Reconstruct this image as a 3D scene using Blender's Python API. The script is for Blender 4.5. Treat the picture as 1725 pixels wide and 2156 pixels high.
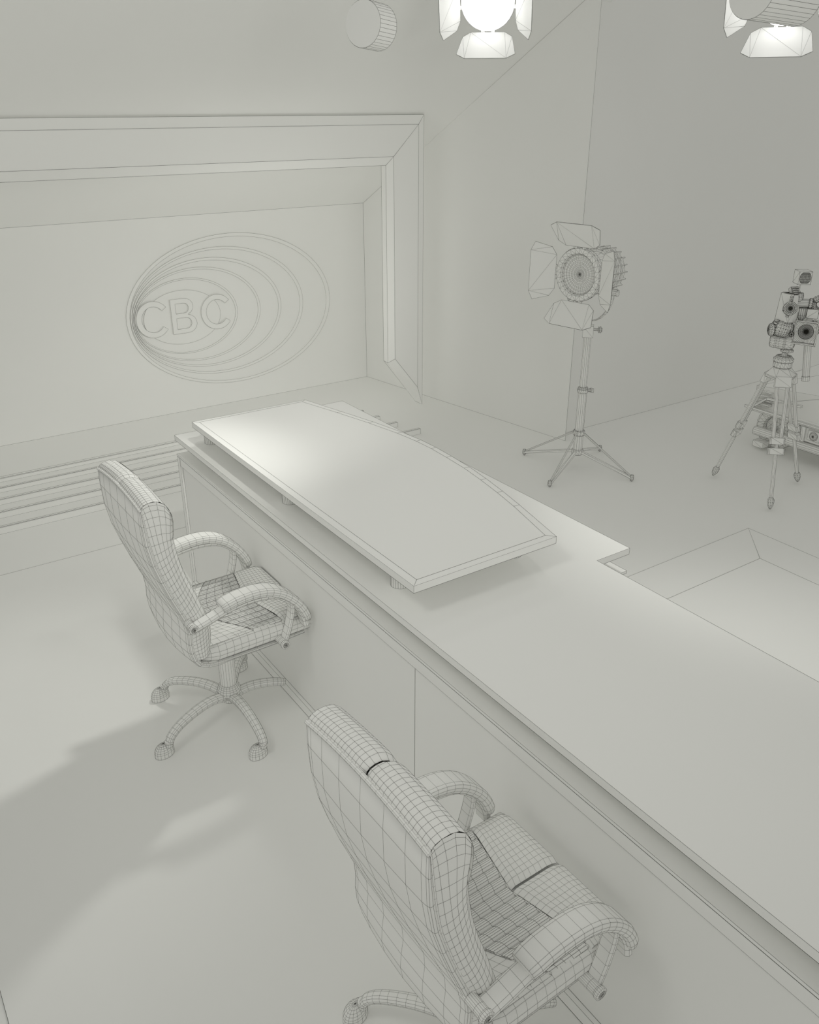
import bpy, bmesh, math, random
from mathutils import Vector, Matrix

S = bpy.context.scene
for o in list(bpy.data.objects):
    bpy.data.objects.remove(o)
COL = S.collection

# ------------------------------------------------------------------ camera
H = 2.2
PITCH = math.radians(25.478)
A1 = math.radians(55.685)
F = Vector((math.cos(A1), math.sin(A1), 0))
R = Vector((math.sin(A1), -math.cos(A1), 0))
U = Vector((0, 0, 1))
FW = F * math.cos(PITCH) - U * math.sin(PITCH)
UP = F * math.sin(PITCH) + U * math.cos(PITCH)
cd = bpy.data.cameras.new('camera')
cam = bpy.data.objects.new('camera', cd)
COL.objects.link(cam)
cd.sensor_width = 36
cd.sensor_fit = 'AUTO'
cd.lens = 36 * 1809.27 / 2156
cam.matrix_world = Matrix(((R.x, UP.x, -FW.x, 0), (R.y, UP.y, -FW.y, 0), (R.z, UP.z, -FW.z, H), (0, 0, 0, 1)))
S.camera = cam

# ------------------------------------------------------------------ world and exposure
w = bpy.data.worlds.new('world')
S.world = w
w.use_nodes = True
bg = w.node_tree.nodes['Background']
bg.inputs[0].default_value = (1.0, 1.0, 0.925, 1)
bg.inputs[1].default_value = 0.40
S.view_settings.view_transform = 'Standard'
S.view_settings.look = 'None'
S.view_settings.gamma = 1
S.view_settings.use_curve_mapping = False
S.view_settings.exposure = 0.0
S.cycles.max_bounces = 12
S.cycles.diffuse_bounces = 10
S.cycles.use_denoising = True

KEY_COL = (1.0, 1.0, 0.93)


def spot(name, loc, target, energy, angle, blend, radius, parent=None):
    d = bpy.data.lights.new(name, 'SPOT')
    d.energy = energy
    d.spot_size = math.radians(angle)
    d.spot_blend = blend
    d.shadow_soft_size = radius
    d.color = KEY_COL
    o = bpy.data.objects.new(name, d)
    COL.objects.link(o)
    o.location = loc
    dr = Vector(target) - Vector(loc)
    o.rotation_euler = dr.to_track_quat('-Z', 'Y').to_euler()
    return o


# studio spotlights without fixtures, plus added fill lights for recess and room
spot('spot_desk', (1.05, 1.75, 2.62), (1.42, 3.75, 0.9), 46, 50, 1.0, 0.04)
spot('spot_front', (1.15, -1.3, 2.70), (1.7, 6.0, 1.8), 135, 66, 1.0, 0.9)
spot('fill_recess', (2.55, 4.70, 0.85), (2.5, 6.3, 1.0), 9, 165, 0.6, 0.35)  # unseen light added to lift the recess ceiling and back wall
spot('fill_room', (-0.9, 1.4, 3.9), (1.75, 1.7, 0.6), 60, 60, 1.0, 0.5)  # added soft light with no fixture, brightens cabinet front and worktop
spot('spot_chairs', (1.98, 3.36, 2.45), (-0.45, 2.85, 0.0), 60, 62, 1.0, 0.09)
spot('spot_platform', (2.55, 1.95, 2.50), (2.75, 1.45, 0.0), 36, 66, 1.0, 0.08)

# ------------------------------------------------------------------ materials


def clay(name, col, rough=0.9):
    m = bpy.data.materials.new(name)
    m.use_nodes = True
    nt = m.node_tree
    b = nt.nodes['Principled BSDF']
    b.inputs['Roughness'].default_value = rough
    b.inputs['Specular IOR Level'].default_value = 0.15
    n = nt.nodes.new('ShaderNodeTexNoise')
    n.inputs['Scale'].default_value = 3.0
    r = nt.nodes.new('ShaderNodeMapRange')
    r.inputs[3].default_value = 0.992
    r.inputs[4].default_value = 1.008
    mx = nt.nodes.new('ShaderNodeVectorMath')
    mx.operation = 'SCALE'
    mx.inputs[0].default_value = col
    tc = nt.nodes.new('ShaderNodeTexCoord')
    nt.links.new(tc.outputs['Object'], n.inputs['Vector'])
    nt.links.new(n.outputs['Fac'], r.inputs[0])
    nt.links.new(r.outputs[0], mx.inputs['Scale'])
    nt.links.new(mx.outputs[0], b.inputs['Base Color'])
    return m


CLAY = clay('clay', (0.943, 0.944, 0.934))
LINE = clay('edge_line', (0.035, 0.035, 0.028), 1.0)
GLOW = bpy.data.materials.new('lamp_glow')
GLOW.use_nodes = True
gb = GLOW.node_tree.nodes['Principled BSDF']
gb.inputs['Base Color'].default_value = (0.9, 0.9, 0.88, 1)
gb.inputs['Emission Color'].default_value = (1, 1, 0.98, 1)
gb.inputs['Emission Strength'].default_value = 5.5

# ------------------------------------------------------------------ mesh helpers


class MB:
    def __init__(s):
        s.v = []
        s.f = []

    def add(s, vs, fs, M=None):
        n = len(s.v)
        for p in vs:
            p = Vector(p)
            s.v.append(M @ p if M else p)
        s.f += [tuple(i + n for i in f) for f in fs]
        return s

    def box(s, lo, hi, M=None):
        x0, y0, z0 = lo
        x1, y1, z1 = hi
        return s.add([(x0, y0, z0), (x1, y0, z0), (x1, y1, z0), (x0, y1, z0), (x0, y0, z1), (x1, y0, z1), (x1, y1, z1), (x0, y1, z1)],
                     [(0, 3, 2, 1), (4, 5, 6, 7), (0, 1, 5, 4), (1, 2, 6, 5), (2, 3, 7, 6), (3, 0, 4, 7)], M)

    def prism(s, poly, z0, z1, M=None):
        n = len(poly)
        vs = [(x, y, z0) for x, y in poly] + [(x, y, z1) for x, y in poly]
        fs = [tuple(range(n))[::-1], tuple(range(n, 2 * n))]
        fs += [(i, (i + 1) % n, n + (i + 1) % n, n + i) for i in range(n)]
        return s.add(vs, fs, M)

    def grid(s, fn, nu, nv, cu=False, cv=False, M=None, capu=False):
        vs = [fn(i / (nu if cu else nu), j / nv) for i in range(nu if cu else nu + 1) for j in range(nv if cv else nv + 1)]
        NU = nu if cu else nu + 1
        NV = nv if cv else nv + 1
        fs = []
        for i in range(nu):
            for j in range(nv):
                a, b = i, (i + 1) % NU
                c, d = j, (j + 1) % NV
                fs.append((a * NV + c, b * NV + c, b * NV + d, a * NV + d))
        if capu:
            fs.append(tuple(range(NV))[::-1] if False else tuple(range(NV)))
            fs.append(tuple((NU - 1) * NV + j for j in range(NV))[::-1])
        return s.add(vs, fs, M)

    def lathe(s, prof, n, M=None, cap=True):
        # prof: list of (r, z) from bottom to top
        vs = []
        for r, z in prof:
            for k in range(n):
                a = 2 * math.pi * k / n
                vs.append((r * math.cos(a), r * math.sin(a), z))
        fs = []
        m = len(prof)
        for i in range(m - 1):
            for k in range(n):
                k2 = (k + 1) % n
                fs.append((i * n + k, i * n + k2, (i + 1) * n + k2, (i + 1) * n + k))
        if cap:
            fs.append(tuple(range(n))[::-1])
            fs.append(tuple((m - 1) * n + k for k in range(n)))
        return s.add(vs, fs, M)

    def sweep(s, path, sect, side=None, scale=None, cap=True):
        # sect: list of (a, b): a along the side vector, b along the normal
        pts = [Vector(p) for p in path]
        vs = []
        n = len(sect)
        for i, p in enumerate(pts):
            t = (pts[min(i + 1, len(pts) - 1)] - pts[max(i - 1, 0)]).normalized()
            sd = Vector(side) if side else (Vector((0, 0, 1)).cross(t) if abs(t.z) < 0.95 else Vector((0, 1, 0)))
            sd = (sd - t * sd.dot(t)).normalized()
            nm = t.cross(sd)
            k = scale[i] if scale else 1
            for a, b in sect:
                vs.append(p + sd * a * k + nm * b * k)
        fs = []
        for i in range(len(pts) - 1):
            for k in range(n):
                k2 = (k + 1) % n
                fs.append((i * n + k, i * n + k2, (i + 1) * n + k2, (i + 1) * n + k))
        if cap:
            fs.append(tuple(range(n))[::-1])
            fs.append(tuple((len(pts) - 1) * n + k for k in range(n)))
        return s.add(vs, fs)

    def tube(s, a, b, r, n=8, r2=None):
        r2 = r if r2 is None else r2
        c = circ(1, n)
        return s.sweep([a, b], c, scale=[r, r2])

    def build(s, name, parent=None, wire=0.0015, tri=False, smooth=False, mat=None, dissolve=False):
        me = bpy.data.meshes.new(name)
        me.from_pydata([tuple(v) for v in s.v], [], s.f)
        bm = bmesh.new()
        bm.from_mesh(me)
        bmesh.ops.remove_doubles(bm, verts=bm.verts, dist=1e-5)
        if dissolve:
            bmesh.ops.dissolve_limit(bm, angle_limit=0.02, verts=bm.verts, edges=bm.edges)
        bmesh.ops.recalc_face_normals(bm, faces=bm.faces)
        if tri:
            bmesh.ops.triangulate(bm, faces=bm.faces)
        if smooth:
            for f in bm.faces:
                f.smooth = True
        bm.to_mesh(me)
        bm.free()
        me.materials.append(mat or CLAY)
        me.materials.append(LINE)
        o = bpy.data.objects.new(name, me)
        COL.objects.link(o)
        if parent:
            o.parent = parent
        if wire:
            md = o.modifiers.new('edges', 'WIREFRAME')
            md.thickness = wire
            md.use_replace = False
            md.use_even_offset = False
            md.use_boundary = True
            md.material_offset = 1
        return o


def circ(r, n, ph=0.0):
    return [(r * math.cos(2 * math.pi * k / n + ph), r * math.sin(2 * math.pi * k / n + ph)) for k in range(n)]


def rect(w, h):
    return [(-w / 2, -h / 2), (w / 2, -h / 2), (w / 2, h / 2), (-w / 2, h / 2)]


def rrect(w, h, r, k=2):
    out = []
    for cx, cy, a0 in ((w / 2 - r, h / 2 - r, 0), (-w / 2 + r, h / 2 - r, 90), (-w / 2 + r, -h / 2 + r, 180), (w / 2 - r, -h / 2 + r, 270)):
        for i in range(k + 1):
            a = math.radians(a0 + 90 * i / k)
            out.append((cx + r * math.cos(a), cy + r * math.sin(a)))
    return out


def frame(origin, zaxis, xhint=(0, 0, 1)):
    z = Vector(zaxis).normalized()
    x = Vector(xhint)
    x = (x - z * x.dot(z)).normalized()
    y = z.cross(x)
    M = Matrix((x, y, z)).transposed().to_4x4()
    M.translation = Vector(origin)
    return M


def thing(name, label, cat, loc=(0, 0, 0), rz=0, group=None):
    o = bpy.data.objects.new(name, None)
    COL.objects.link(o)
    o.location = loc
    o.rotation_euler = (0, 0, rz)
    o.empty_display_size = 0.1
    o['label'] = label
    o['category'] = cat
    if group:
        o['group'] = group
    return o


def interp(pts, t):
    # smooth polyline sampling by index parameter 0..1 (Catmull-Rom)
    n = len(pts) - 1
    x = min(max(t, 0), 1) * n
    i = min(int(x), n - 1)
    f = x - i
    p0 = Vector(pts[max(i - 1, 0)])
    p1 = Vector(pts[i])
    p2 = Vector(pts[i + 1])
    p3 = Vector(pts[min(i + 2, n)])
    return 0.5 * ((2 * p1) + (p2 - p0) * f + (2 * p0 - 5 * p1 + 4 * p2 - p3) * f * f + (3 * p1 - p0 - 3 * p2 + p3) * f ** 3)


def struct(o):
    o['kind'] = 'structure'
    return o


def copy_tree(o, parent=None):
    c = o.copy()
    COL.objects.link(c)
    c.parent = parent
    for ch in [k for k in bpy.data.objects if k.parent == o]:
        copy_tree(ch, c)
    return c


# ------------------------------------------------------------------ the room
WS = 0.0026
struct(MB().box((-4.5, -3.5, -0.1), (9.5, 6.5, 0)).build('floor', wire=0))
struct(MB().box((-2.6, 6.34, 0), (3.869, 6.44, 1.46)).build('wall_back', wire=WS))
# right wall: slightly flared, its top follows the sloping ceiling
SL = 0.626


def zc(y):
    return 1.46 + SL * (6.34 - y)


m = MB()
q = [(3.869, 6.34), (4.200, 4.165)]
m.add([(q[0][0], q[0][1], 0), (q[1][0], q[1][1], 0), (q[1][0], q[1][1], zc(4.165)), (q[0][0], q[0][1], zc(6.34)),
       (q[0][0] + 0.11, q[0][1], 0), (4.203, 4.284, 0), (4.203, 4.284, zc(4.165)), (q[0][0] + 0.11, q[0][1], zc(6.34))],
      [(0, 1, 2, 3), (7, 6, 5, 4), (0, 4, 5, 1), (1, 5, 6, 2), (2, 6, 7, 3), (3, 7, 4, 0)])
struct(m.build('wall_right', wire=WS))
struct(MB().box((4.200, 4.285, 0), (9.5, 4.40, 3.6)).build('wall_side', wire=WS))
# sloping ceiling over the set
m = MB()
ys = (6.34, 4.02)
vs = []
for x in (-2.6, 4.40):
    for y in ys:
        vs += [(x, y, zc(y)), (x, y, zc(y) + 0.08)]
m.add(vs, [(0, 2, 6, 4), (1, 5, 7, 3), (0, 1, 3, 2), (4, 6, 7, 5), (0, 4, 5, 1), (2, 3, 7, 6)])
struct(m.build('ceiling', wire=0))

# five battens lying across the floor in front of the back wall
for k, (y, x1, z, d) in enumerate([(4.871, 3.423, 0.039, 0.026), (5.089, 3.367, 0.0355, 0.028), (5.288, 3.335, 0.032, 0.030), (5.482, 3.31, 0.028, 0.025), (5.656, 3.29, 0.023, 0.040)]):
    m = MB().box((-2.6, y, 0), (x1, y + d, z))
    m.box((-2.6, y + d * 0.3, z), (x1, y + d * 0.3 + 0.001, z + 0.0004))
    struct(m.build('trim_%d' % (k + 1), wire=0.002))

# thin raised floor plate that carries the desk and the chairs
o = MB().box((-0.047, -2.5, 0.0), (1.9, 4.365, 0.004)).build('trim_6', wire=0.0016)
struct(o)

# portal frame around the recess, open at the bottom, with mitred ends
YF = 5.24
m = MB()
prof_R = {'A': (3.375, YF + .09), 'B': (3.390, YF + .035), 'C': (3.447, YF), 'D': (3.647, YF), 'E': (3.700, YF + .035), 'G': (3.700, YF + .09)}


def fr(name, x, y, zb, zt):
    return [(x, y, zb), (x, y, zt)]


cols = [(3.410, YF + .10, 0.445, 1.812), (3.412, YF + .045, 0.440, 1.814), (3.447, YF, 0.475, 1.870), (3.652, YF, 0.222, 2.067), (3.702, YF + .01, 0.072, 2.126), (3.702, YF + .10, 0.072, 2.126)]
n = len(cols)
XC = 0.55
vs = []
for x, y, zb, zt in cols:
    vs.append((x, y, zb))
for x, y, zb, zt in cols:
    vs.append((x, y, zt))
for x, y, zb, zt in cols:
    vs.append((2 * XC - x, y, zt))
for x, y, zb, zt in cols:
    vs.append((2 * XC - x, y, zb))
fs = []
for k in range(3):
    for i in range(n):
        j = (i + 1) % n
        fs.append((k * n + i, k * n + j, (k + 1) * n + j, (k + 1) * n + i))
fs.append(tuple(range(n)))
fs.append(tuple(range(3 * n, 4 * n)))
t = thing('portal_frame', 'large rectangular frame with sloping edges standing around the back wall recess', 'frame', (0, 0, 0))
m.add(vs, fs).build('frame', t, wire=0.0022)

# ------------------------------------------------------------------ wall emblem
t = thing('wall_emblem', 'raised oval emblem of nested rings with the letters CBC on the back wall', 'emblem', (2.65, 6.34, 0.74))


def ring_mesh(o, i, t0, t1, n=72):
    (x0, x1, z0, z1) = o
    (a0, a1, b0, b1) = i

    def pt(e, k):
        a = 2 * math.pi * k / n
        return ((e[0] + e[1]) / 2 + (e[1] - e[0]) / 2 * math.cos(a) - 2.65, (e[2] + e[3]) / 2 + (e[3] - e[2]) / 2 * math.sin(a) - 0.74)
    vs = []
    for k in range(n):
        xo, zo = pt(o, k)
        xi, zi = pt(i, k)
        vs += [(xo, -t0, zo), (xo, -t1, zo), (xi, -t1, zi), (xi, -t0, zi)]
    fs = []
    for k in range(n):
        a, b = 4 * k, 4 * ((k + 1) % n)
        for j in range(4):
            fs.append((a + j, b + j, b + (j + 1) % 4, a + (j + 1) % 4))
    return vs, fs


def outline_tubes(m, e, y, r, n=72):
    c = []
    for k in range(n + 1):
        a = 2 * math.pi * k / n
        c.append(((e[0] + e[1]) / 2 + (e[1] - e[0]) / 2 * math.cos(a) - 2.65, -y, (e[2] + e[3]) / 2 + (e[3] - e[2]) / 2 * math.sin(a) - 0.74))
    m.sweep(c, circ(r, 4), side=(0, 1, 0), cap=False)


rings = [((1.820, 3.517, .168, 1.314), (1.846, 3.484, .188, 1.290)), ((1.852, 3.267, .261, 1.223), (1.860, 3.240, .278, 1.206)),
         ((1.864, 3.069, .330, 1.152), (1.871, 3.046, .344, 1.133)), ((1.873, 2.886, .387, 1.090), (1.879, 2.867, .399, 1.076)),
         ((1.881, 2.692, .456, 1.020), (1.889, 2.675, .466, 1.009))]
for o_, i_ in rings:
    vs, fs = ring_mesh(o_, i_, 0.0, 0.010)
    ro = MB().add(vs, fs).build('ring', t, wire=0)
    m = MB()
    outline_tubes(m, o_, 0.010, 0.00055)
    outline_tubes(m, i_, 0.010, 0.00055)
    m.build('ring_edge', ro, wire=0, mat=LINE)
e = (1.948, 2.550, .532, .935)
m = MB()
n = 64
vs = [((e[0] + e[1]) / 2 + (e[1] - e[0]) / 2 * math.cos(2 * math.pi * k / n) - 2.65, (e[2] + e[3]) / 2 + (e[3] - e[2]) / 2 * math.sin(2 * math.pi * k / n) - 0.74) for k in range(n)]
m.prism(vs, 0, 0.006, Matrix(((1, 0, 0, 0), (0, 0, -1, 0), (0, 1, 0, 0), (0, 0, 0, 1))))
do = m.build('disc', t, wire=0)
m = MB()
outline_tubes(m, e, 0.006, 0.00055)
m.build('disc_edge', do, wire=0, mat=LINE)


def letter_poly(ch):
    # outlines in a unit box (width 1, height 1); list of loops (outer first)
    if ch == 'C':
        out = []
        n = 26
        for k in range(n + 1):
            a = math.radians(38 + (322 - 38) * k / n)
            out.append((0.56 + 0.56 * math.cos(a), 0.5 + 0.5 * math.sin(a)))
        inn = []
        for k in range(n + 1):
            a = math.radians(322 - (322 - 38) * k / n)
            inn.append((0.56 + 0.38 * math.cos(a), 0.5 + 0.355 * math.sin(a)))
        return [out + inn]
    w = 0.19
    o = [(0, 0), (0, 1), (0.5, 1)]
    for k in range(1, 9):
        a = math.radians(90 - 180 * k / 8)
        o.append((0.56 + 0.34 * math.cos(a), 0.765 + 0.235 * math.sin(a)))
    o[-1] = (0.66, 0.53)
    for k in range(0, 9):
        a = math.radians(80 - 170 * k / 8)
        o.append((0.62 + 0.38 * math.cos(a), 0.265 + 0.265 * math.sin(a)))
    h1 = [(w, 0.58), (w, 0.87), (0.5, 0.87)]
    for k in range(1, 7):
        a = math.radians(90 - 180 * k / 7)
        h1.append((0.53 + 0.18 * math.cos(a), 0.725 + 0.145 * math.sin(a)))
    h1.append((0.5, 0.58))
    h2 = [(w, 0.13), (w, 0.45), (0.54, 0.45)]
    for k in range(1, 7):
        a = math.radians(90 - 180 * k / 7)
        h2.append((0.58 + 0.21 * math.cos(a), 0.29 + 0.16 * math.sin(a)))
    h2.append((0.54, 0.13))
    return [o, h1, h2]


def letter(ch, x0, x1, z0, z1, parent):
    loops = letter_poly(ch)
    cu = bpy.data.curves.new('letter', 'CURVE')
    cu.dimensions = '2D'
    cu.fill_mode = 'BOTH'
    cu.extrude = 0.009
    for lp in loops:
        sp = cu.splines.new('POLY')
        sp.points.add(len(lp) - 1)
        for p, (a, b) in zip(sp.points, lp):
            p.co = (x0 + (x1 - x0) * a - 2.65, z0 + (z1 - z0) * b - 0.74, 0, 1)
        sp.use_cyclic_u = True
    tmp = bpy.data.objects.new('tmp', cu)
    me = bpy.data.meshes.new_from_object(tmp)
    bpy.data.objects.remove(tmp)
    M = Matrix(((1, 0, 0, 0), (0, 0, -1, -0.016), (0, 1, 0, 0), (0, 0, 0, 1)))
    m = MB().add([M @ v.co for v in me.vertices], [tuple(p.vertices) for p in me.polygons])
    o = m.build('letter', parent, wire=0)
    ed = MB()
    for lp in loops:
        c = [(x0 + (x1 - x0) * a - 2.65, -0.0255, z0 + (z1 - z0) * b - 0.74) for a, b in lp]
        ed.sweep(c + [c[0]], circ(0.0006, 4), side=(0, 1, 0), cap=False)
    ed.build('letter_edge', o, wire=0, mat=LINE)


letter('C', 1.887, 2.119, .613, .882, t)
letter('B', 2.155, 2.349, .618, .877, t)
letter('C', 2.388, 2.619, .613, .879, t)

# ------------------------------------------------------------------ news desk
WD = 0.0013
t = thing('news_desk', 'long stepped presenter desk with a raised curved top shelf', 'desk', (1.22, 3.73, 0))


def D(p):
    return (p[0] - 1.22, p[1] - 3.73)


Y0 = -0.6
slab = [(1.22, Y0), (1.965, Y0), (1.965, 1.753), (2.125, 1.753), (2.125, 3.732), (1.22, 3.732)]
MB().prism([D(p) for p in slab], 0.776, 0.80).build('worktop', t, wire=WD)
core = [(1.40, Y0), (1.80, Y0), (1.80, 3.60), (1.40, 3.60)]
MB().prism([D(p) for p in core], 0.705, 0.776).build('spacer', t, wire=0)
top = [(1.222, Y0), (1.97, Y0), (1.97, 1.759), (2.131, 1.759), (2.131, 3.736), (1.222, 3.736)]
MB().prism([D(p) for p in top], 0.695, 0.705).build('cabinet_top', t, wire=WD)
body = [(1.232, 1.7755), (2.10, 1.7755), (2.10, 3.703), (1.232, 3.703)]
MB().prism([D(p) for p in body], 0.012, 0.694).build('cabinet_body', t, wire=WD)
body2 = [(1.232, Y0), (1.94, Y0), (1.94, 1.7745), (1.232, 1.7745)]
MB().prism([D(p) for p in body2], 0.012, 0.694).build('cabinet_body', t, wire=WD)
MB().prism([D(p) for p in [(1.222, 3.704), (2.131, 3.704), (2.131, 3.736), (1.222, 3.736)]], 0.005, 0.694).build('end_panel', t, wire=WD)
MB().box((0.002, Y0 - 3.73, 0.655), (0.0115, 3.70 - 3.73, 0.694)).build('top_rail', t, wire=0.0007)
m = MB()
m.add([(-0.016, Y0 - 3.73, 0.005), (-0.016, -0.02, 0.005), (-0.004, -0.02, 0.026), (-0.004, Y0 - 3.73, 0.026), (0.0115, Y0 - 3.73, 0.026), (0.0115, -0.02, 0.026), (0.0115, Y0 - 3.73, 0.005), (0.0115, -0.02, 0.005)],
      [(0, 1, 2, 3), (3, 2, 5, 4), (4, 5, 7, 6), (6, 7, 1, 0), (0, 3, 4, 6), (1, 7, 5, 2)])
m.build('plinth', t, wire=WD)

# raised shelf with a curved back edge
crv = [(1.806, 3.530), (1.861, 3.277), (1.905, 3.080), (1.938, 2.896), (1.951, 2.772), (1.953, 2.668), (1.947, 2.554), (1.937, 2.425), (1.918, 2.298), (1.895, 2.174), (1.868, 2.050), (1.806, 1.794)]
crv = [(1.803, 3.527)] + crv[1:-1] + [(1.806, 1.794)]
outer = [(1.24, 1.794), (1.24, 3.530)] + crv
inner = [(1.268, 1.820), (1.266, 3.507)]
for i, (x, y) in enumerate(crv):
    yy = min(max(y, 1.820), 3.507)
    inner.append((x - 0.025, yy))
n = len(outer)
vs = [(*D(p), 0.895) for p in outer] + [(*D(p), 0.9198) for p in outer] + [(*D(p), 0.9203) for p in inner]
fs = [tuple(range(n)), tuple(range(2 * n, 3 * n))]
for i in range(n):
    j = (i + 1) % n
    fs.append((i, j, n + j, n + i))
    fs.append((n + i, n + j, 2 * n + j, 2 * n + i))
MB().add(vs, fs).build('raised_shelf', t, wire=WD)
for x, y in [(1.327, 3.546), (1.327, 2.765), (1.327, 1.998), (1.76, 3.40), (1.80, 2.66), (1.76, 1.95)]:
    MB().lathe([(0.031, 0.80), (0.031, 0.895)], 24, Matrix.Translation((x - 1.22, y - 3.73, 0)), cap=False).build('post', t, wire=0.0011)

# ------------------------------------------------------------------ low platform at the right
t = thing('low_platform', 'low rectangular floor platform with a mitred border beyond the desk', 'platform', (3.2, 1.4, 0))
xo, yo, xi, yi = 4.078, 2.537, 3.817, 2.275
x0o, y0o, x0i, y0i = 2.45, -0.6, 2.70, -0.35
o4 = [(x0o, y0o), (xo, y0o), (xo, yo), (x0o, yo)]
i4 = [(x0i, y0i), (xi, y0i), (xi, yi), (x0i, yi)]
vs = [(x - 3.2, y - 1.4, 0) for x, y in o4] + [(x - 3.2, y - 1.4, 0.0035) for x, y in o4] + [(x - 3.2, y - 1.4, 0.0045) for x, y in i4]
fs = [(3, 2, 1, 0)]
for i in range(4):
    j = (i + 1) % 4
    fs += [(i, j, 4 + j, 4 + i), (4 + i, 4 + j, 8 + j, 8 + i)]
MB().add(vs, fs).build('border', t, wire=0.0019)
MB().box((x0i - 3.2, y0i - 1.4, 0.0), (xi - 3.2, yi - 1.4, 0.0052)).build('panel', t, wire=0.0019)

# ------------------------------------------------------------------ office chairs
SEAM = [(-.178, .442), (-.186, .475), (-.189, .512), (-.187, .554), (-.192, .601), (-.208, .646), (-.233, .713), (-.256, .783), (-.275, .850), (-.287, .924), (-.295, .995), (-.300, 1.048)]
FRONT = [(-.135, .455), (-.128, .500), (-.125, .545), (-.127, .580), (-.137, .613), (-.164, .700), (-.184, .759), (-.201, .827), (-.210, .886), (-.212, .930), (-.203, .985), (-.213, 1.035)]


def seam(t):
    return interp(SEAM, t)


def front(t):
    return interp(FRONT, t)


def make_chair(label, group):
    root = thing('office_chair', label, 'chair', (0, 0, 0), 0, group)
    wt = 0.0009
    B = lambda mb, nm, par=None, **k: mb.build(nm, par or root, wire=k.pop('wire', wt), smooth=k.pop('smooth', True), **k)
    # ---- rear shell of the backrest, running down and under the seat
    path = [(p[0], p[1]) for p in SEAM[::-1]] + [(-.165, .421), (-.14, .408), (-.105, .402), (-.045, .399), (.05, .398), (.134, .398), (.24, .402)]
    nrm = []
    P = [Vector(p) for p in path]
    for i in range(len(P)):
        tt = (P[min(i + 1, len(P) - 1)] - P[max(i - 1, 0)]).normalized()
        nrm.append(Vector((tt.y, -tt.x)) if True else None)   # pointing backwards / down
    prof = [(-.216, .0), (-.219, .006), (-.217, .012), (-.211, .014), (-.198, .016), (-.15, .018), (-.08, .020), (0, .021), (.08, .020), (.15, .018), (.198, .016), (.211, .014), (.217, .012), (.219, .006), (.216, .0)]
    m = MB()
    vs = []
    for i, p in enumerate(P):
        nn = nrm[i]
        k = 1.0
        if i < 2:
            k = (0.2, 0.65)[i]
        bulge = 0.014 * math.exp(-((i - 11.0) / 2.0) ** 2)
        for y, d in prof:
            dd = d * k * (0.45 if i > 14 else 1) + bulge * (1 - (y / .22) ** 2)
            pp = p + nn * dd
            vs.append((pp.x, y * .98, pp.y + (.018 * (1 - (y / .216) ** 2) if i == 0 else (.008 * (1 - (y / .216) ** 2) if i == 1 else 0))))
    ny = len(prof)
    fs = []
    for i in range(len(P) - 1):
        for j in range(ny - 1):
            fs.append((i * ny + j, (i + 1) * ny + j, (i + 1) * ny + j + 1, i * ny + j + 1))
    base = len(vs)
    # inner face closing the shell
    for i, p in enumerate(P):
        nn = nrm[i]
        pp = p - nn * (0.012 if i < 12 else 0.004)
        vs.append((pp.x, -.20, pp.y))
        vs.append((pp.x, .20, pp.y))
    for i in range(len(P) - 1):
        a, b = base + 2 * i, base + 2 * (i + 1)
        fs += [(a, a + 1, b + 1, b), (i * ny, a, b, (i + 1) * ny), (i * ny + ny - 1, (i + 1) * ny + ny - 1, b + 1, a + 1)]
    fs.append(tuple(range(ny)) + (base + 1, base))
    k = len(P) - 1
    fs.append(tuple(k * ny + j for j in range(ny)) + (base + 2 * k + 1, base + 2 * k))
    B(m.add(vs, fs), 'back_shell')
    # piping between shell and cushion
    for s in (-1, 1):
        m = MB()
        pts = [(interp([(p[0], p[1]) for p in P], i / 40)) for i in range(41)]
        m.sweep([(p.x + .001, s * .2125, p.y) for p in pts], circ(.0028, 5), side=(0, 1, 0))
        B(m, 'piping', wire=0.0006, smooth=False)
    m = MB()
    m.sweep([(-.301, -.2125 + .425 * i / 24, 1.050 + .018 * (1 - (i / 12 - 1) ** 2)) for i in range(25)], circ(.0055, 8))
    B(m, 'piping', wire=0.0005, smooth=False)

    # ---- headrest, two halves either side of a centre seam
    def hprof(u):
        return interp([(-.300, 1.049), (-.295, 1.061), (-.280, 1.069), (-.256, 1.071), (-.231, 1.062), (-.214, 1.040), (-.203, 1.008), (-.202, .975), (-.209, .93), (-.22, .915)], u)
    for s in (-1, 1):
        def hf(u, v):
            p = hprof(u)
            y = .002 + .2095 * v
            e = max(0, 1 - min(v / .10, 1)) ** 2 * .012
            c = Vector((-.25, 1.0))
            d = (p - c)
            d = d * (1 - e / max(d.length, .01)) + c
            return (d.x, s * y, d.y + (.018 * (1 - v * v)) * min(1, max(0, 1.5 - u * 1.6)))
        m = MB().grid(hf, 12, 16)
        B(m, 'headrest')
        # side bolster: outer face, front rounding and inner return

        def bf(u, v):
            # u along height 0..1, v across
            a = seam(u)
            b = front(u)
            if v <= .62:
                k = v / .62
                p = a.lerp(b, k)
                bulge = .016 * math.sin(math.pi * min(k * .9 + .05, 1)) * (1 - .4 * u)
                lift = 0
                if u > .72:
                    w_ = (u - .72) / .28
                    w_ = w_ * w_
                    p = p.lerp(hprof(k * .70), w_)
                return (p.x, s * (.2115 + bulge * (1 - .97 * max(0, (u - .75) / .25) ** 2)), p.y + lift)
            k = (v - .62) / .38
            ang = k * math.pi / 2
            if u > .72:
                w_ = ((u - .72) / .28) ** 2
                b = b.lerp(hprof(.70), w_)
            y = .2135 - .085 * math.sin(ang)
            px = b.x + .020 * math.sin(math.pi * min(k * 1.0, 1)) * (0.4 if u > .85 else 1)
            return (px - .02 * k * k, s * (y + .006 * (1 - k)), b.y)
        m = MB().grid(bf, 30, 9)
        B(m, 'side_bolster')
    # centre back pad with cross ribs

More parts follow.
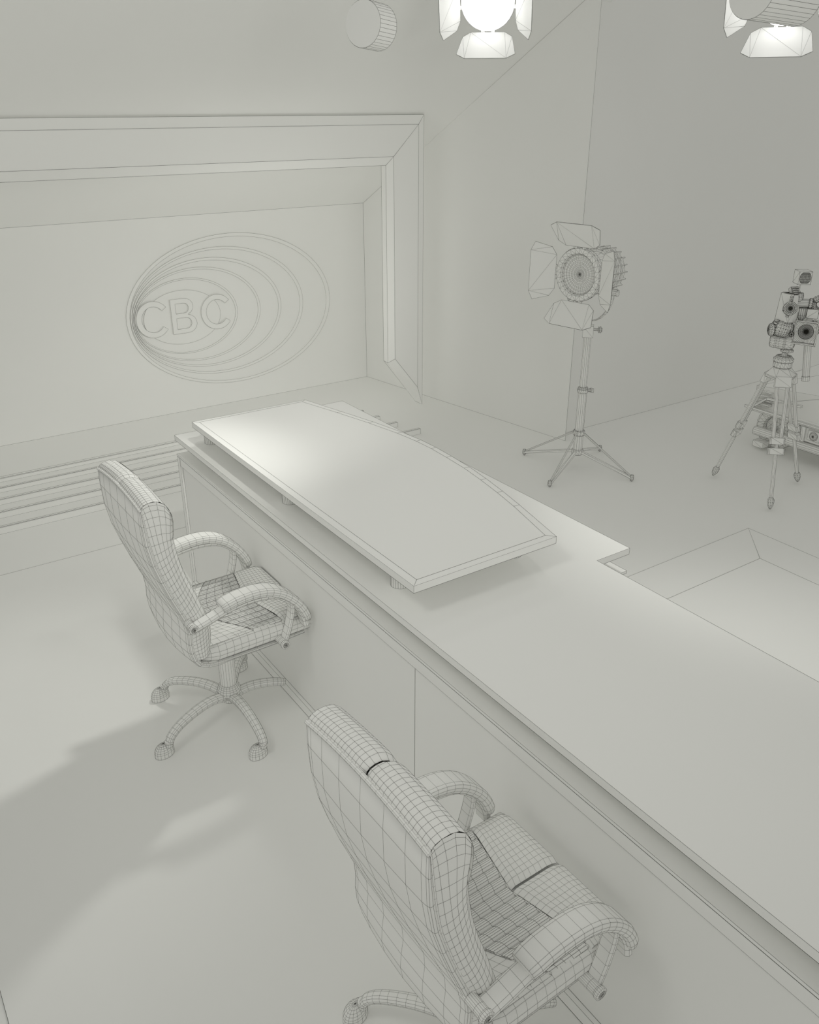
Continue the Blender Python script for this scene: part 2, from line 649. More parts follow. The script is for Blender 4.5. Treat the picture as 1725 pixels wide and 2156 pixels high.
    def cf(u, v):
        b = front(.05 + .83 * u)
        y = -.135 + .27 * v
        return (b.x - .020 + .006 * abs(math.sin(u * math.pi * 11)), y, b.y)
    B(MB().grid(cf, 44, 6), 'back_pad')

    # ---- seat
    sec = [(-.205, .405), (-.221, .418), (-.232, .440), (-.231, .457), (-.222, .473), (-.205, .481), (-.12, .482), (0, .482), (.12, .482), (.205, .481), (.222, .473), (.231, .457), (.232, .440), (.221, .418), (.205, .405)]

    def sf(u, v):
        i = v * (len(sec) - 1)
        k = min(int(i + 1e-6), len(sec) - 1)
        y, z = sec[k]
        x = -.160 + .422 * u
        rise = .010 * math.sin(math.pi * min(u * 1.2, 1))
        tp = 1.0
        if u < .12:
            tp = .90 + .10 * u / .12
            z = .44 + (z - .44) * (.75 + .25 * u / .12)
        return (x, y * tp, z + (rise * .6 if z > .465 else 0))
    m = MB().grid(sf, 15, 14, capu=True)
    B(m, 'seat_cushion')

    def xf(y):
        return .102 + .046 * min(abs(y) / .2, 1.1)

    def xb(y):
        return -.078 + .105 * min(abs(y) / .2, 1.1) ** 1.5

    def rf(u, v):
        y = -.212 + .424 * v
        x = xb(y) + (xf(y) - xb(y)) * u
        z = .4895 + .0085 * abs(math.sin(math.pi * v * 13)) ** .6 - .008 * (abs(y) / .212) ** 3
        return (x, y, z)
    B(MB().grid(rf, 5, 78), 'ribbed_pad', wire=.0013)
    for s in (-1, 1):
        def ff(u, v):
            y = .003 + .213 * v
            x0 = xf(y) + .002
            x = x0 + (.261 - x0) * u
            e = max(0, 1 - v / .07) ** 2 * .010 + max(0, (v - .78) / .22) ** 2 * .022 + max(0, 1 - u / .12) ** 2 * .008 + max(0, (u - .75) / .25) ** 2 * .012
            return (x, s * y, .504 - e)
        B(MB().grid(ff, 9, 13), 'front_pad')

        def gf(u, v):
            y = .010 + .204 * v
            x0 = -.15
            x = x0 + (xb(y) - .002 - x0) * u
            return (x, s * y, .493 - max(0, (v - .8) / .2) ** 2 * .010)
        B(MB().grid(gf, 6, 10), 'rear_pad')
        # seam of the ribbed pad
        for fn in (xf, xb):
            m = MB()
            m.sweep([(fn(y) + .0005, s * y, .494 - .008 * (y / .212) ** 3) for y in [.212 * i / 10 for i in range(11)]], circ(.0022, 5))
            B(m, 'seat_seam', wire=.0009, smooth=False)

    # ---- arms
    for s in (-1, 1):
        yc = s * .247
        m = MB()
        pth = [(-.196, .603), (-.150, .614), (-.105, .628), (-.060, .639), (.0, .646), (.04, .645), (.08, .640), (.118, .629), (.150, .608), (.180, .578), (.204, .543), (.220, .505), (.226, .470)]
        pp = [interp(pth, i / 18) for i in range(19)]
        m.sweep([(p.x, yc, p.y - .006) for p in pp], rrect(.048, .022, .007, 1), side=(0, 1, 0))
        arm = B(m, 'arm', smooth=False)
        m = MB()
        pst = [(.176, .570), (.176, .545), (.170, .515), (.158, .470), (.145, .437), (.136, .415)]
        m.sweep([(p.x, yc, p.y) for p in [interp(pst, i / 7) for i in range(8)]], rrect(.040, .016, .005, 1), side=(0, 1, 0))
        B(m, 'arm_post', arm, smooth=False)
        m = MB()
        pad = [(-.090, .648), (-.05, .660), (.0, .665), (.045, .664), (.088, .655), (.128, .636), (.163, .608), (.195, .572), (.218, .532), (.231, .494)]
        pp = [interp(pad, i / 15) for i in range(16)]
        sc = [.93] + [1] * 14 + [.85]
        m.sweep([(p.x, yc, p.y - .003) for p in pp], rrect(.070, .032, .012, 2), side=(0, 1, 0), scale=sc)
        B(m, 'arm_pad', arm)
        for (x, z) in (((-.197, .602), (.128, .422)) if s < 0 else ((.128, .422),)):
            m = MB()
            Mx = frame((x, s * .195, z), (0, s, 0), (1, 0, 0))
            zs = .078 if x > 0 else (.066 if s < 0 else .016)
            m.lathe([(.0145, 0), (.0145, zs * .3), (.0145, zs * .7), (.0145, zs - .004), (.0165, zs), (.0165, zs + .008), (.011, zs + .010), (.011, zs + .006), (.005, zs + .006), (.005, zs + .010), (.001, zs + .010)], 18, Mx)
            B(m, 'arm_bolt', arm, smooth=False, wire=.0008)

    # ---- mechanism, column, base
    m = MB().box((-.07, -.055, .345), (.09, .055, .392))
    m.box((-.10, -.15, .385), (.12, .15, .3945))
    B(m, 'tilt_mechanism', smooth=False)
    m = MB()
    m.tube((.04, -.05, .360), (.045, -.115, .358), .006, 8)
    m.grid(lambda u, v: (.048 + .034 * (u - .5) * 2 * 1.0, -.135 + .020 * math.cos(2 * math.pi * v) * math.sin(math.pi * u) ** .6, .357 + .006 * math.sin(2 * math.pi * v) * math.sin(math.pi * u) ** .6), 8, 10, cv=True)
    B(m, 'height_lever')
    T0 = Matrix.Translation((.003, 0, 0))
    B(MB().lathe([(.031, .120), (.031, .355)], 18, T0), 'gas_column', smooth=False)
    B(MB().lathe([(.022, .052), (.030, .060), (.036, .080), (.044, .095), (.046, .108), (.044, .119), (.038, .124), (.037, .134), (.032, .138)], 20, T0), 'hub')
    for k, a in enumerate((54, 126, 198, 270, -18)):
        a = math.radians(a)
        full = k != 4
        d = Vector((math.cos(a), math.sin(a), 0))
        pl = [(.030, .088), (.075, .106), (.125, .114), (.175, .113), (.225, .106), (.265, .093), (.290, .075), (.297, .056)]
        if not full:
            pl = [(.030, .088), (.075, .106), (.125, .114), (.175, .113), (.205, .108), (.222, .104)]
        nn = 14 if full else 10
        pts = [interp(pl, i / nn) for i in range(nn + 1)]
        m = MB()
        m.sweep([(d.x * p.x - .010 * p.x / .298 + .003, d.y * p.x - .017 * p.x / .298, p.y) for p in pts], rrect(.040, .030, .012, 2), side=(-d.y, d.x, 0), scale=[1.0 - .25 * i / nn for i in range(nn + 1)])
        leg = B(m, 'leg')
        if not full:
            continue
        cpos = Vector((d.x * .298 - .009, d.y * .298 - .017, 0))
        # castor hood turned a little to one side, with its wheel below
        td = Vector((-.95, -.20, 0)).normalized()
        c0 = cpos + Vector((-.017, .013, 0))

        def ef(u, v):
            th = math.pi * .5 * u
            ph = 2 * math.pi * v
            rr = math.sin(th)
            x = .038 * rr * math.cos(ph)
            y = .027 * rr * math.sin(ph)
            z = .022 + .033 * math.cos(th)
            q_ = c0 + td * x + Vector((-td.y, td.x, 0)) * y
            return (q_.x, q_.y, z)
        m = MB().grid(lambda u, v: ef(max(u, .02), v), 6, 16, cv=True)
        m.grid(lambda u, v: (lambda q_: (q_[0], q_[1], q_[2] * (1 - u) + .0045 * u))(ef(1, v)), 1, 16, cv=True)
        B(m, 'castor', leg)
        B(MB().lathe([(.0125, .044), (.0125, .058), (.0155, .060), (.0155, .066)], 12, Matrix.Translation(cpos)), 'castor_stem', leg, smooth=False)
    return root


c1 = make_chair('high-backed office chair nearer the back wall, at the far end of the desk', 'office chairs behind the desk')
c1.location = (.967, 2.686, 0.0)
c1.rotation_euler = (0, 0, .015)
c2 = copy_tree(c1)
c2.location = (.925, 1.076, 0.0)
c2.rotation_euler = (0, 0, .016)
c2['label'] = 'large foreground high-backed office chair, cut off by the bottom edge'
for o in [c2] + list(bpy.data.objects):
    r_ = o
    while r_.parent:
        r_ = r_.parent
    if r_ == c2 and o.modifiers:
        o.modifiers[0].thickness *= .72

# ------------------------------------------------------------------ studio lights with barn doors


def barn_light_head(root, M, scale=1.0, glow=False, wire=.0014, phi=31, L=.165):
    """M maps the lamp's own axes (z = beam, x = up) into the root's space."""
    Ms = M @ Matrix.Scale(scale, 4)
    B = lambda mb, nm, par=None, **k: mb.build(nm, par or root, wire=wire * (k.pop('w', 1)), tri=k.pop('tri', True), **k)
    housing = MB()
    housing.lathe([(.060, -.330), (.105, -.325), (.128, -.300), (.130, -.270), (.120, -.262), (.132, -.250), (.134, -.225), (.120, -.215), (.132, -.200), (.134, -.170), (.122, -.160), (.125, -.04), (.128, -.02)], 20, Ms)
    hs = B(housing, 'housing')
    fins = MB()
    for k in range(20):
        a = 2 * math.pi * k / 20
        Mk = Ms @ Matrix.Rotation(a, 4, 'Z')
        fins.box((.118, -.0025, -.31), (.141, .0025, -.17), Mk)
    B(fins, 'cooling_fins', hs)
    ring = MB()
    prof = [(.128, -.045), (.155, -.03), (.158, .0), (.153, .012), (.124, .012), (.118, .0), (.118, -.03)]
    n = 28
    vs = []
    for r_, z_ in prof:
        for k in range(n):
            a = 2 * math.pi * k / n
            vs.append((r_ * math.cos(a), r_ * math.sin(a), z_))
    fs = [(i * n + k, i * n + (k + 1) % n, ((i + 1) % len(prof)) * n + (k + 1) % n, ((i + 1) % len(prof)) * n + k) for i in range(len(prof)) for k in range(n)]
    B(ring.add(vs, fs, Ms), 'front_ring')
    lens = MB()
    if glow:
        lens.lathe([(.154, .014), (.150, .020), (.10, .024), (.004, .026)], 40, Ms)
        lens.build('lens', root, wire=0, mat=GLOW, smooth=True)
    else:
        lens.lathe([(.1195 - .115 * (i / 12), -.014 + .0055 * (i % 2)) for i in range(13)], 36, Ms, cap=False)
        B(lens, 'lens', tri=False, w=.62)
    for k in range(4):
        a = math.pi / 2 * k
        phi_ = math.radians(phi)
        r0 = .163
        pl = [(-.10, 0), (.10, 0), (.145, .030), (.172, L * .84), (.122, L), (-.122, L), (-.172, L * .84), (-.145, .030)]
        Mk = Ms @ Matrix.Rotation(a, 4, 'Z')
        c, s_ = math.cos(phi_), math.sin(phi_)
        m = MB()
        vs = []
        for th in (0, .003):
            for w_, l_ in pl:
                vs.append((r0 + l_ * c - th * s_, w_, .008 + l_ * s_ + th * c))
        n = 8
        fs = [tuple(range(n)), tuple(range(n, 2 * n))[::-1]] + [(i, (i + 1) % n, n + (i + 1) % n, n + i) for i in range(n)]
        fl = B(m.add(vs, fs, Mk), 'barn_door')
        for y in (-.04, .02):
            B(MB().box((.150, y, .0), (.170, y + .022, .010), Mk), 'hinge', fl)
    return hs


def yoke(root, M, scale, wire):
    Ms = M @ Matrix.Scale(scale, 4)
    m = MB()
    pts = []
    for i in range(17):
        a = math.pi * i / 16
        pts.append(Ms @ Vector((-.10 - .195 * math.sin(a), .165 * math.cos(a), -.14)))
    m.sweep(pts, rect(.026 * scale, .005 * scale), side=tuple((Ms.to_3x3() @ Vector((0, 0, 1))).normalized()))
    y = m.build('yoke', root, wire=wire, tri=True)
    for s in (-1, 1):
        k = MB()
        p = Ms @ Vector((-.10, s * .130, -.14))
        q_ = Ms @ Vector((-.10, s * .195, -.14))
        k.tube(p, q_, .020 * scale, 10)
        k.build('knob', y, wire=wire, tri=True)
    return y


# standing light
SX, SY = 3.905, 3.753
t = thing('studio_light', 'barn-door studio light standing on a four-legged stand by the right wall', 'studio light', (SX, SY, 0))
wl = .0017
vh = Vector((SX, SY, 0)).normalized()
rh = Vector((vh.y, -vh.x, 0))
MB().tube((0, 0, .10), (0, 0, .27), .030, 12).build('lower_collar', t, wire=wl)
MB().tube((0, 0, .26), (0, 0, .545), .0275, 14).build('pole', t, wire=wl)
m = MB().lathe([(.033, .525), (.033, .545), (.030, .548), (.031, .556), (.026, .56)], 14)
cl = m.build('clamp', t, wire=wl, tri=True)
m = MB()
p0 = rh * .03 + Vector((0, 0, .54))
m.tube(p0, p0 + rh * .022, .009, 8)
m.box((-.004, -.012, -.012), (.008, .012, .012), Matrix.Translation(p0 + rh * .024))
m.build('knob', cl, wire=wl * 1.3, tri=True)
MB().tube((0, 0, .55), (0, 0, .895), .0225, 12).build('upper_pole', t, wire=wl)
m = MB().box((-.032, -.032, .885), (.032, .032, .955), Matrix.Rotation(math.atan2(rh.y, rh.x), 4, 'Z'))
hb = m.build('head_block', t, wire=wl, tri=True)
m = MB()
p0 = rh * .032 + Vector((0, 0, .93))
m.tube(p0, p0 + rh * .03, .008, 8)
m.lathe([(.010, 0), (.022, .003), (.014, .008), (.022, .014), (.014, .02), (.01, .024)], 8, frame(p0 + rh * .028, rh))
m.build('knob', hb, wire=wl, tri=True)
m = MB().lathe([(.034, .235), (.038, .24), (.038, .262), (.034, .267)], 12)
rg = m.build('brace_ring', t, wire=wl, tri=True)
m = MB().lathe([(.030, .10), (.038, .105), (.038, .132), (.030, .137)], 12)
m.build('leg_ring', t, wire=wl, tri=True)
feet = [(3.774, 4.123), (3.545, 3.62), (4.044, 3.389), (4.258, 3.88)]
for fx, fy in feet:
    f_ = Vector((fx - SX, fy - SY, 0))
    d = f_.normalized()
    m = MB()
    m.sweep([d * .035 + Vector((0, 0, .118)), f_ + Vector((0, 0, .022))], rect(.018, .014))
    lg = m.build('leg', t, wire=wl, tri=True)
    m = MB()
    m.tube(d * .036 + Vector((0, 0, .250)), f_ * .97 + Vector((0, 0, .034)), .0055, 6)
    m.build('brace', lg, wire=wl)
    m = MB()
    m.lathe([(.004, 0.001), (.011, .012), (.012, .03), (.009, .042)], 8, Matrix.Translation(f_))
    m.build('foot', lg, wire=wl, tri=True)
hc = rh * 0 + Vector((0, 0, 1.255))
fwd = (-vh * .80 - rh * .53 + Vector((0, 0, .01))).normalized()
hp = Vector((SX, SY, 0))
# lens centre seen at the head: pull the ring forward of the pole
Mh = frame(Vector((0, 0, 1.278)) + fwd * .15 - rh * .002, fwd, (0, 0, 1))
barn_light_head(t, Mh, .99, False, wl, 31, .158)
yoke(t, Mh, .99, wl)

# hanging lights


def hang_light(label, pos, fw_, sc, top_z, wire=.0013):
    t = thing('hanging_studio_light', label, 'studio light', pos, 0, 'lit barn-door lights on the ceiling')
    M = frame((0, 0, 0), fw_, (0, 0, 1))
    barn_light_head(t, M, sc, True, wire, 54, .172)
    yk = MB()
    Ms = M @ Matrix.Scale(sc, 4)
    pts = [Ms @ Vector((.215 * math.sin(math.pi * i / 16), .175 * math.cos(math.pi * i / 16), -.15)) for i in range(17)]
    yk.sweep(pts, rect(.026 * sc, .005 * sc), side=tuple((Ms.to_3x3() @ Vector((0, 0, 1))).normalized()))
    yk.build('yoke', t, wire=wire, tri=True)
    p = pts[8]
    MB().tube(p, (p.x, p.y, top_z - pos[2]), .012, 8).build('hanger_rod', t, wire=wire)
    l = bpy.data.lights.new('lamp_light', 'SPOT')
    l.energy = 5
    l.spot_size = math.radians(150)
    l.spot_blend = .5
    l.shadow_soft_size = .08
    l.color = KEY_COL
    lo = bpy.data.objects.new('lamp_light', l)
    COL.objects.link(lo)
    lo.location = Vector(pos) + Vector(fw_).normalized() * .06
    lo.rotation_euler = Vector(fw_).to_track_quat('-Z', 'Y').to_euler()
    return t


d1 = Vector((.627, .779, 0))
r1 = Vector((d1.y, -d1.x, 0))
hang_light('lit barn-door spotlight at the top centre, right of the round lamp', (3.135, 3.895, 2.660), (-d1 * .93 - r1 * .10 + Vector((0, 0, -.30))), .87, zc(4.03) + .02)
d2 = Vector((.816, .578, 0))
r2 = Vector((d2.y, -d2.x, 0))
hang_light('lit barn-door spotlight at the top right, half hidden by a round lamp', (3.792, 2.655, 2.638), (-d2 * .93 - r2 * .10 + Vector((0, 0, -.30))), .87, 3.6)


def can_light(label, pos, fw_, r, L, top, wire=.0014):
    t = thing('round_can_light', label, 'ceiling lamp', pos, 0, 'unlit round can lamps on the ceiling')
    M = frame((0, 0, 0), fw_, (0, 0, 1))
    MB().lathe([(r, -L), (r, 0)], 36, M).build('housing', t, wire=wire)
    MB().lathe([(r * .985, 0), (r * .985, .003), (r * .5, .004), (.002, .004)], 36, M).build('diffuser', t, wire=0, smooth=False)
    b = M @ Vector((r * .98, 0, -L * .45))
    MB().tube(b, (b.x, b.y, top - pos[2]), .011, 10).build('hanger_rod', t, wire=wire * .6)
    return t


dd = Vector((.525, .851, 0))
rr_ = Vector((dd.y, -dd.x, 0))
can_light('small round can lamp hanging left of the lit centre spotlight', (2.095, 3.403, 2.488), (-dd * .80 - rr_ * .58 + Vector((0, 0, .06))), .087, .115, zc(4.03))
dd = Vector((.80, .60, 0))
rr_ = Vector((dd.y, -dd.x, 0))
can_light('larger round can lamp hanging in front of the right-hand spotlight', (2.910, 2.174, 2.552), (-dd * .80 - rr_ * .58 + Vector((0, 0, .03))), .092, .28, 3.6)

# ------------------------------------------------------------------ camera on its tripod
TX, TY = 4.594, 2.838
t = thing('tripod', 'three-legged camera tripod standing on the floor at the far right', 'tripod', (TX, TY, 0))
wt = .0017
vv = Vector((TX, TY, 0)).normalized()
rv = Vector((vv.y, -vv.x, 0))


def L3(a, b, z):
    """a to the right of the picture, b towards the viewer, height z (in the tripod's space)"""
    return rv * a - vv * b + Vector((0, 0, z))


m = MB().lathe([(.048, .795), (.052, .80), (.052, .828), (.056, .832), (.056, .848), (.045, .855), (.042, .862), (.030, .862)], 16)
m.build('bowl', t, wire=wt, tri=True)
m = MB().lathe([(.085, .735), (.088, .745), (.088, .752), (.050, .795)], 6, Matrix.Rotation(.3, 4, 'Z'))
m.build('spider', t, wire=wt, tri=True)
for fx, fy in [(4.532, 3.131), (4.389, 2.618), (4.886, 2.768)]:
    f_ = Vector((fx - TX, fy - TY, 0))
    d = f_.normalized()
    sd = Vector((-d.y, d.x, 0))
    a = d * .070 + Vector((0, 0, .738))
    b = f_ + Vector((0, 0, .035))
    at = lambda k: a.lerp(b, k)
    m = MB()
    for s in (-1, 1):
        m.tube(at(0) + sd * s * .030, at(.50) + sd * s * .020, .0105, 8)
    lg = m.build('leg', t, wire=wt * .9)
    m = MB()
    ax = (b - a).normalized()
    Mk = frame(at(.02), ax, sd)
    m.box((-.045, -.014, -.03), (.045, .014, .03), Mk)
    m.build('leg_joint', lg, wire=wt, tri=True)
    for k, wd in ((.485, .044), (.565, .048)):
        m = MB()
        m.prism(rrect(wd * 2, .032, .010, 2), -.019, .019, frame(at(k), ax, sd))
        m.build('clamp', lg, wire=wt, tri=True)
    m = MB()
    m.tube(at(.48), at(.97), .0105, 8)
    m.build('lower_leg', lg, wire=wt * .9)
    m = MB()
    m.lathe([(.012, -.035), (.019, -.022), (.019, -.006), (.015, .014), (.004, .034)], 10, frame(at(.985), ax, sd))
    m.build('foot', lg, wire=wt, tri=True)
MB().tube((0, 0, .86), (0, 0, .895), .015, 10).build('centre_post', t, wire=wt)
m = MB().lathe([(.022, .884), (.036, .890), (.036, .899), (.02, .904)], 14, Matrix.Translation(rv * .008))
m.build('head_plate', t, wire=wt, tri=True)
m = MB()
pr = [(.020, -.082), (.036, -.078), (.043, -.055), (.040, -.045), (.046, -.03), (.046, -.006), (.049, .0), (.046, .006), (.046, .035), (.036, .050), (.02, .056)]
m.lathe(pr, 18, frame(L3(-.012, 0, .946), rv, (0, 0, 1)))
m.build('fluid_head', t, wire=wt * .9, tri=True)
m = MB()
m.sweep([L3(.139, -.01, .726), L3(.136, -.01, .752), L3(.1359, -.01, .753), L3(.111, -.01, .955)], circ(1, 12), scale=[.0215, .0215, .0195, .0195])
m.build('pan_handle', t, wire=wt * .9)

wt = .0025
t2 = thing('broadcast_camera', 'broadcast video camera mounted on the tripod, square hood facing the desk', 'camera', (TX, TY, .93))


def L4(a, b, z):
    return L3(a, b, z - .93)


hd = (-vv * .97 - rv * .20 + Vector((0, 0, .04))).normalized()
Mx = frame(L4(.086, .05, 1.016), hd, (0, 0, 1))
m = MB()
vs = []
for r_, z_ in ((.066, 0), (.058, .001), (.045, -.030), (.048, -.060)):
    vs += [(r_, -r_ * .96, z_), (r_, r_ * .96, z_), (-r_ * 1.05, r_, z_), (-r_ * 1.05, -r_, z_)]
fs = []
for k in range(3):
    for j in range(4):
        fs.append((k * 4 + j, k * 4 + (j + 1) % 4, (k + 1) * 4 + (j + 1) % 4, (k + 1) * 4 + j))
for j in range(4):
    fs.append((j, (j + 1) % 4, 12 + (j + 1) % 4, 12 + j))
m.add(vs, fs, Mx)
hood = m.build('lens_hood', t2, wire=wt, tri=True)
m = MB()
nn = 48
vs = []
for k in range(nn):
    a = 2 * math.pi * k / nn
    c, s = math.cos(a), math.sin(a)
    q_ = max(abs(c), abs(s))
    vs.append((.056 * c / q_, .056 * s / q_, -.004))
    vs.append((.041 * c + .004, .041 * s, -.012))
m.add(vs, [(2 * k, 2 * ((k + 1) % nn), 2 * ((k + 1) % nn) + 1, 2 * k + 1) for k in range(nn)], Mx)
m.build('hood_mask', hood, wire=wt * .75)
m = MB()
m.lathe([(.0415, -.012), (.0405, -.014), (.036, -.018), (.031, -.016), (.026, -.018), (.021, -.020), (.016, -.018), (.011, -.019), (.006, -.018), (.001, -.017)], 40, Mx @ Matrix.Translation((.004, 0, 0)), cap=False)
m.build('lens', t2, wire=wt * 1.05)
m = MB()
m.lathe([(.040, -.06), (.040, -.16), (.046, -.165), (.046, -.20)], 16, Mx)
m.build('lens_barrel', t2, wire=wt, tri=True)
Mb = frame(L4(.080, -.17, 1.055), hd, (0, 0, 1))
bd = MB().box((-.085, -.045, -.14), (.045, .045, .06), Mb).build('body', t2, wire=wt, tri=True)
# tall viewfinder block at the left
vd = (-vv * .80 - rv * .55 + Vector((0, 0, .10))).normalized()
Mv = frame(L4(-.045, .03, 1.143), vd, (0, 0, 1))
m = MB()
m.box((-.078, -.040, -.075), (.078, .046, 0), Mv)
vf = m.build('viewfinder', t2, wire=wt, tri=True)
for k in range(9):
    MB().box((.0775, -.034, -.068 + .0075 * k), (.082, .040, -.0645 + .0075 * k), Mv).build('vent_slat', vf, wire=wt, tri=True)
for k in range(7):
    MB().box((.062 - .018 * k, -.036, 0), (.071 - .018 * k, -.022, .004), Mv).build('button', vf, wire=wt * 1.1, tri=True)
MB().box((-.018, -.012, 0), (.012, .006, .004), Mv).build('display', vf, wire=wt * 1.3, tri=True)
m = MB()
m.lathe([(.036, 0), (.037, .012), (.030, .020), (.022, .017), (.012, .020), (.002, .019)], 26, frame(L4(-.018, .075, 1.150), (-vv * .9 + rv * .15 + Vector((0, 0, .22))), (0, 0, 1)), cap=False)
m.build('eyecup', vf, wire=wt * 1.1)
# rounded control unit below it
Mc = frame(L4(-.040, .01, 1.022), (-vv * .75 - rv * .6 + Vector((0, 0, .25))), (0, 0, 1))
m = MB()


def cuf(u, v):
    th = math.pi * (u * .96 + .02)
    ph = 2 * math.pi * v
    e_ = lambda x, k: math.copysign(abs(x) ** k, x)
    return (.050 * e_(math.cos(th), .7), .060 * e_(math.sin(th), .7) * e_(math.cos(ph), .7), .048 * e_(math.sin(th), .7) * e_(math.sin(ph), .7))


m.grid(cuf, 12, 20, cv=True, M=Mc)
cu_ = m.build('control_unit', t2, wire=wt, tri=True)
for k in range(4):
    MB().box((.030 - .016 * k, .004, .040), (.040 - .016 * k, .026, .052), Mc).build('button', cu_, wire=wt * 1.3, tri=True)
MB().lathe([(.012, 0), (.014, .004), (.012, .012), (.002, .013)], 12, frame(L4(.016, .06, 1.006), -vv, (0, 0, 1))).build('dial', cu_, wire=wt * 1.4, tri=True)
m = MB()
m.lathe([(.030, -.004), (.036, .0), (.034, .014), (.020, .022), (.002, .024)], 14, frame(L4(-.090, .02, 1.012), (-rv - vv * .4), (0, 0, 1)))
m.build('side_knob', cu_, wire=wt, tri=True)
m = MB()
m.tube(L4(.000, -.01, 1.168), L4(.080, -.02, 1.170), .0225, 16)
hn = m.build('top_handle', t2, wire=wt)
MB().lathe([(.024, 0), (.029, .004), (.029, .016), (.024, .02)], 14, frame(L4(.076, -.02, 1.170), rv, (0, 0, 1))).build('collar', hn, wire=wt, tri=True)
pr = []
for k in range(20):
    a = 2 * math.pi * k / 20
    pr.append(L4(.133, -.03, 1.165) + (rv * math.cos(a) + Vector((0, 0, 1)) * math.sin(a)) * .034)
m = MB()
m.sweep(pr + [pr[0]], circ(.018, 8), cap=False)
m.build('ring_mount', t2, wire=wt, tri=True)
MB().box((-.030, -.030, -.010), (.020, .030, .010), frame(L4(.105, .0, 1.122), -vv, (0, 0, 1))).build('bracket', t2, wire=wt, tri=True)
m = MB()
m.lathe([(.004, 0), (.030, .04), (.034, .08), (.030, .084)], 18, frame(L4(.050, -.03, 1.060), (0, 0, 1), (1, 0, 0)))
m.build('cable_boot', t2, wire=wt, tri=True)
Ms_ = frame(L4(-.008, -.01, 1.222), (-vv * .7 + rv * .5 + Vector((0, 0, .7))), (0, 0, 1))
sh = MB().box((-.034, -.022, -.014), (.034, .022, .010), Ms_).build('accessory_shoe', t2, wire=wt, tri=True)
for k in range(5):
    MB().box((-.030 + .013 * k, -.022, .010), (-.023 + .013 * k, .022, .018), Ms_).build('shoe_rib', sh, wire=wt, tri=True)
MB().lathe([(.018, -.025), (.022, 0), (.018, .02)], 12, frame(L4(.020, -.01, 1.205), (0, 0, 1), (1, 0, 0))).build('swivel', sh, wire=wt, tri=True)
t3 = thing('on_camera_light', 'small box lamp on a thin rod above the broadcast camera', 'lamp', tuple(Vector((TX, TY, 0)) + L3(.013, 0, 1.232)))
MB().tube((0, 0, 0), rv * -.001 + Vector((0, 0, .048)), .003, 6).build('rod', t3, wire=.0009)
cb = frame(rv * .007 + Vector((0, 0, .082)), (-vv * .88 + rv * .36 + Vector((0, 0, .0))), (0, 0, 1))
bx_ = MB().box((-.035, -.035, -.045), (.035, .035, .03), cb).build('case', t3, wire=wt, tri=True)
m = MB()
vs = []
fs = []
for k in range(13):
    hw = .027 * math.sqrt(max(0, 1 - ((k - 6) / 7) ** 2)) + .003
    x = -.028 + .0047 * k
    for i_ in range(9):
        vs.append((x, -hw + 2 * hw * i_ / 8, .031 + .001 * (k % 2)))
for k in range(12):
    for i_ in range(8):
        fs.append((k * 9 + i_, k * 9 + i_ + 1, (k + 1) * 9 + i_ + 1, (k + 1) * 9 + i_))
m.add(vs, fs, cb)
m.build('grille', bx_, wire=wt * 1.1)

# ------------------------------------------------------------------ wheeled camera dolly
t = thing('wheeled_dolly', 'low four-wheeled camera dolly parked behind the tripod by the side wall', 'dolly', (5.2, 3.42, 0))
wd_ = .0019
ox, oy = 5.2, 3.42


def Q(x, y, z):
    return (x - ox, y - oy, z)


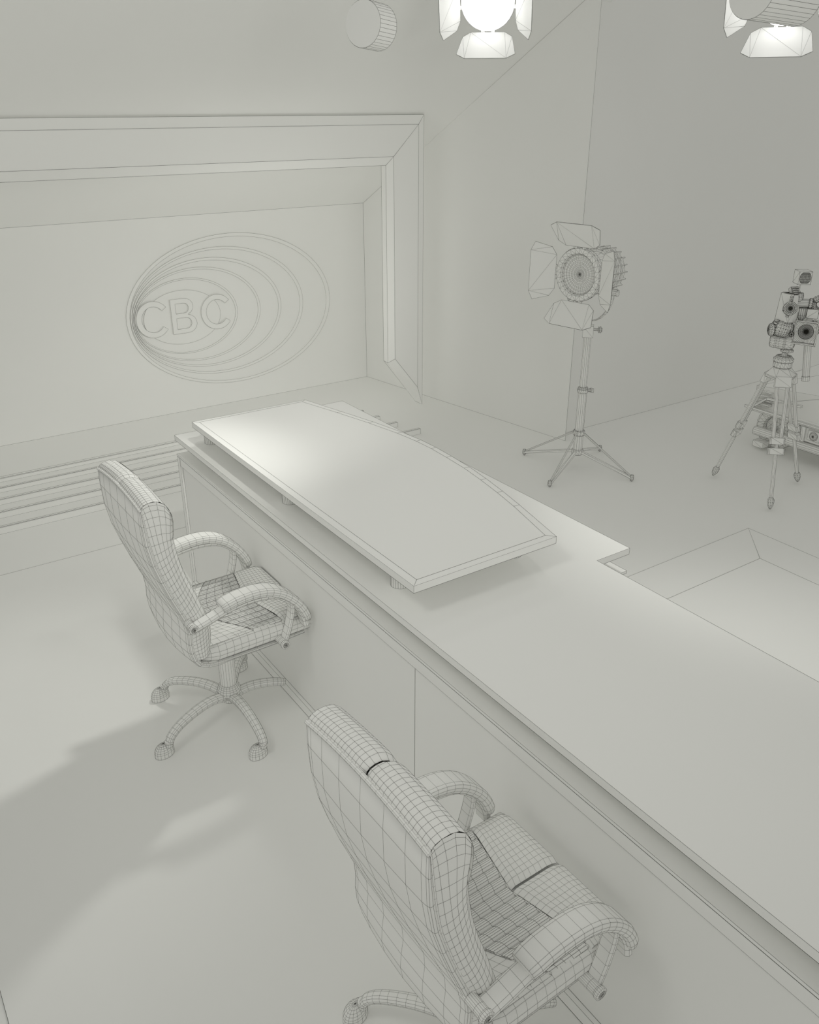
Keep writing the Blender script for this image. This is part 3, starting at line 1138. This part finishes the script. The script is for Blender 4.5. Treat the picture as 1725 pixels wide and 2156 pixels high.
m = MB()
m.box(Q(5.20, 1.60, .262), Q(6.30, 3.40, .290))
m.box(Q(5.185, 1.60, .276), Q(5.20, 3.43, .290))
m.build('deck', t, wire=wd_, tri=True)
m = MB()
vs = [Q(5.24, 3.385, .29), Q(5.22, 3.385, .435), Q(5.26, 2.86, .475), Q(5.26, 1.62, .40), Q(5.24, 1.62, .29), Q(6.2, 3.35, .29), Q(6.15, 3.35, .50), Q(5.95, 2.95, .56), Q(6.2, 1.62, .50), Q(6.2, 1.62, .29)]
m.add(vs, [(0, 1, 2), (0, 2, 3, 4), (1, 6, 7, 2), (2, 7, 8, 3), (0, 5, 6, 1), (5, 9, 8, 7, 6), (4, 3, 8, 9), (0, 4, 9, 5)])
hd_ = m.build('bonnet', t, wire=wd_, tri=True)
m = MB()
for k in range(4):
    m.box(Q(5.205, 3.26 - .0 * k, .315 + .030 * k), Q(5.24, 3.36, .327 + .030 * k))
m.sweep([Q(5.19, 3.36, .30), Q(5.19, 3.27, .375), Q(5.20, 3.02, .385)], rect(.02, .014))
m.build('side_rail', t, wire=wd_, tri=True)
m = MB()
m.sweep([Q(5.215, 3.335, .125), Q(5.215, 1.60, .125)], circ(.030, 14))
m.build('side_tube', t, wire=wd_)
m = MB()
m.box(Q(5.20, 1.62, .165), Q(5.26, 2.98, .262))
m.box(Q(5.19, 2.955, .160), Q(5.20, 2.985, .262))
sp = m.build('side_panel', t, wire=wd_, tri=True)
for k in range(2):
    y = 2.93 - .115 * k
    m = MB()
    m.box(Q(5.186, y - .085, .186), Q(5.20, y, .252))
    m.lathe([(.026, 0), (.028, .004), (.022, .008), (.002, .010)], 18, frame(Q(5.186, y - .0425, .219), (-1, 0, 0), (0, 0, 1)))
    m.build('lamp_unit', sp, wire=wd_, tri=True)
m = MB().box(Q(5.30, 1.7, .20), Q(6.1, 3.0, .262))
m.build('chassis', t, wire=0)
for (x, y) in ((5.33, 3.235), (5.33, 1.9), (6.1, 3.235), (6.1, 1.9)):
    m = MB()
    M_ = frame(Q(x, y, .150), (-1, 0, 0), (0, 0, 1))
    m.lathe([(.070, -.05), (.13, -.05), (.150, -.03), (.150, .03), (.13, .05), (.085, .05), (.080, .02)], 26, M_)
    wh = m.build('wheel', t, wire=wd_, tri=True)
    m = MB()
    m.lathe([(.081, .01), (.081, .022), (.045, .026), (.018, .030), (.014, .045), (.001, .045)], 10, M_)
    m.build('wheel_hub', wh, wire=wd_, tri=True)
m = MB()
m.box(Q(5.19, 3.24, .02), Q(5.26, 3.32, .06))
m.build('step_block', t, wire=wd_, tri=True)
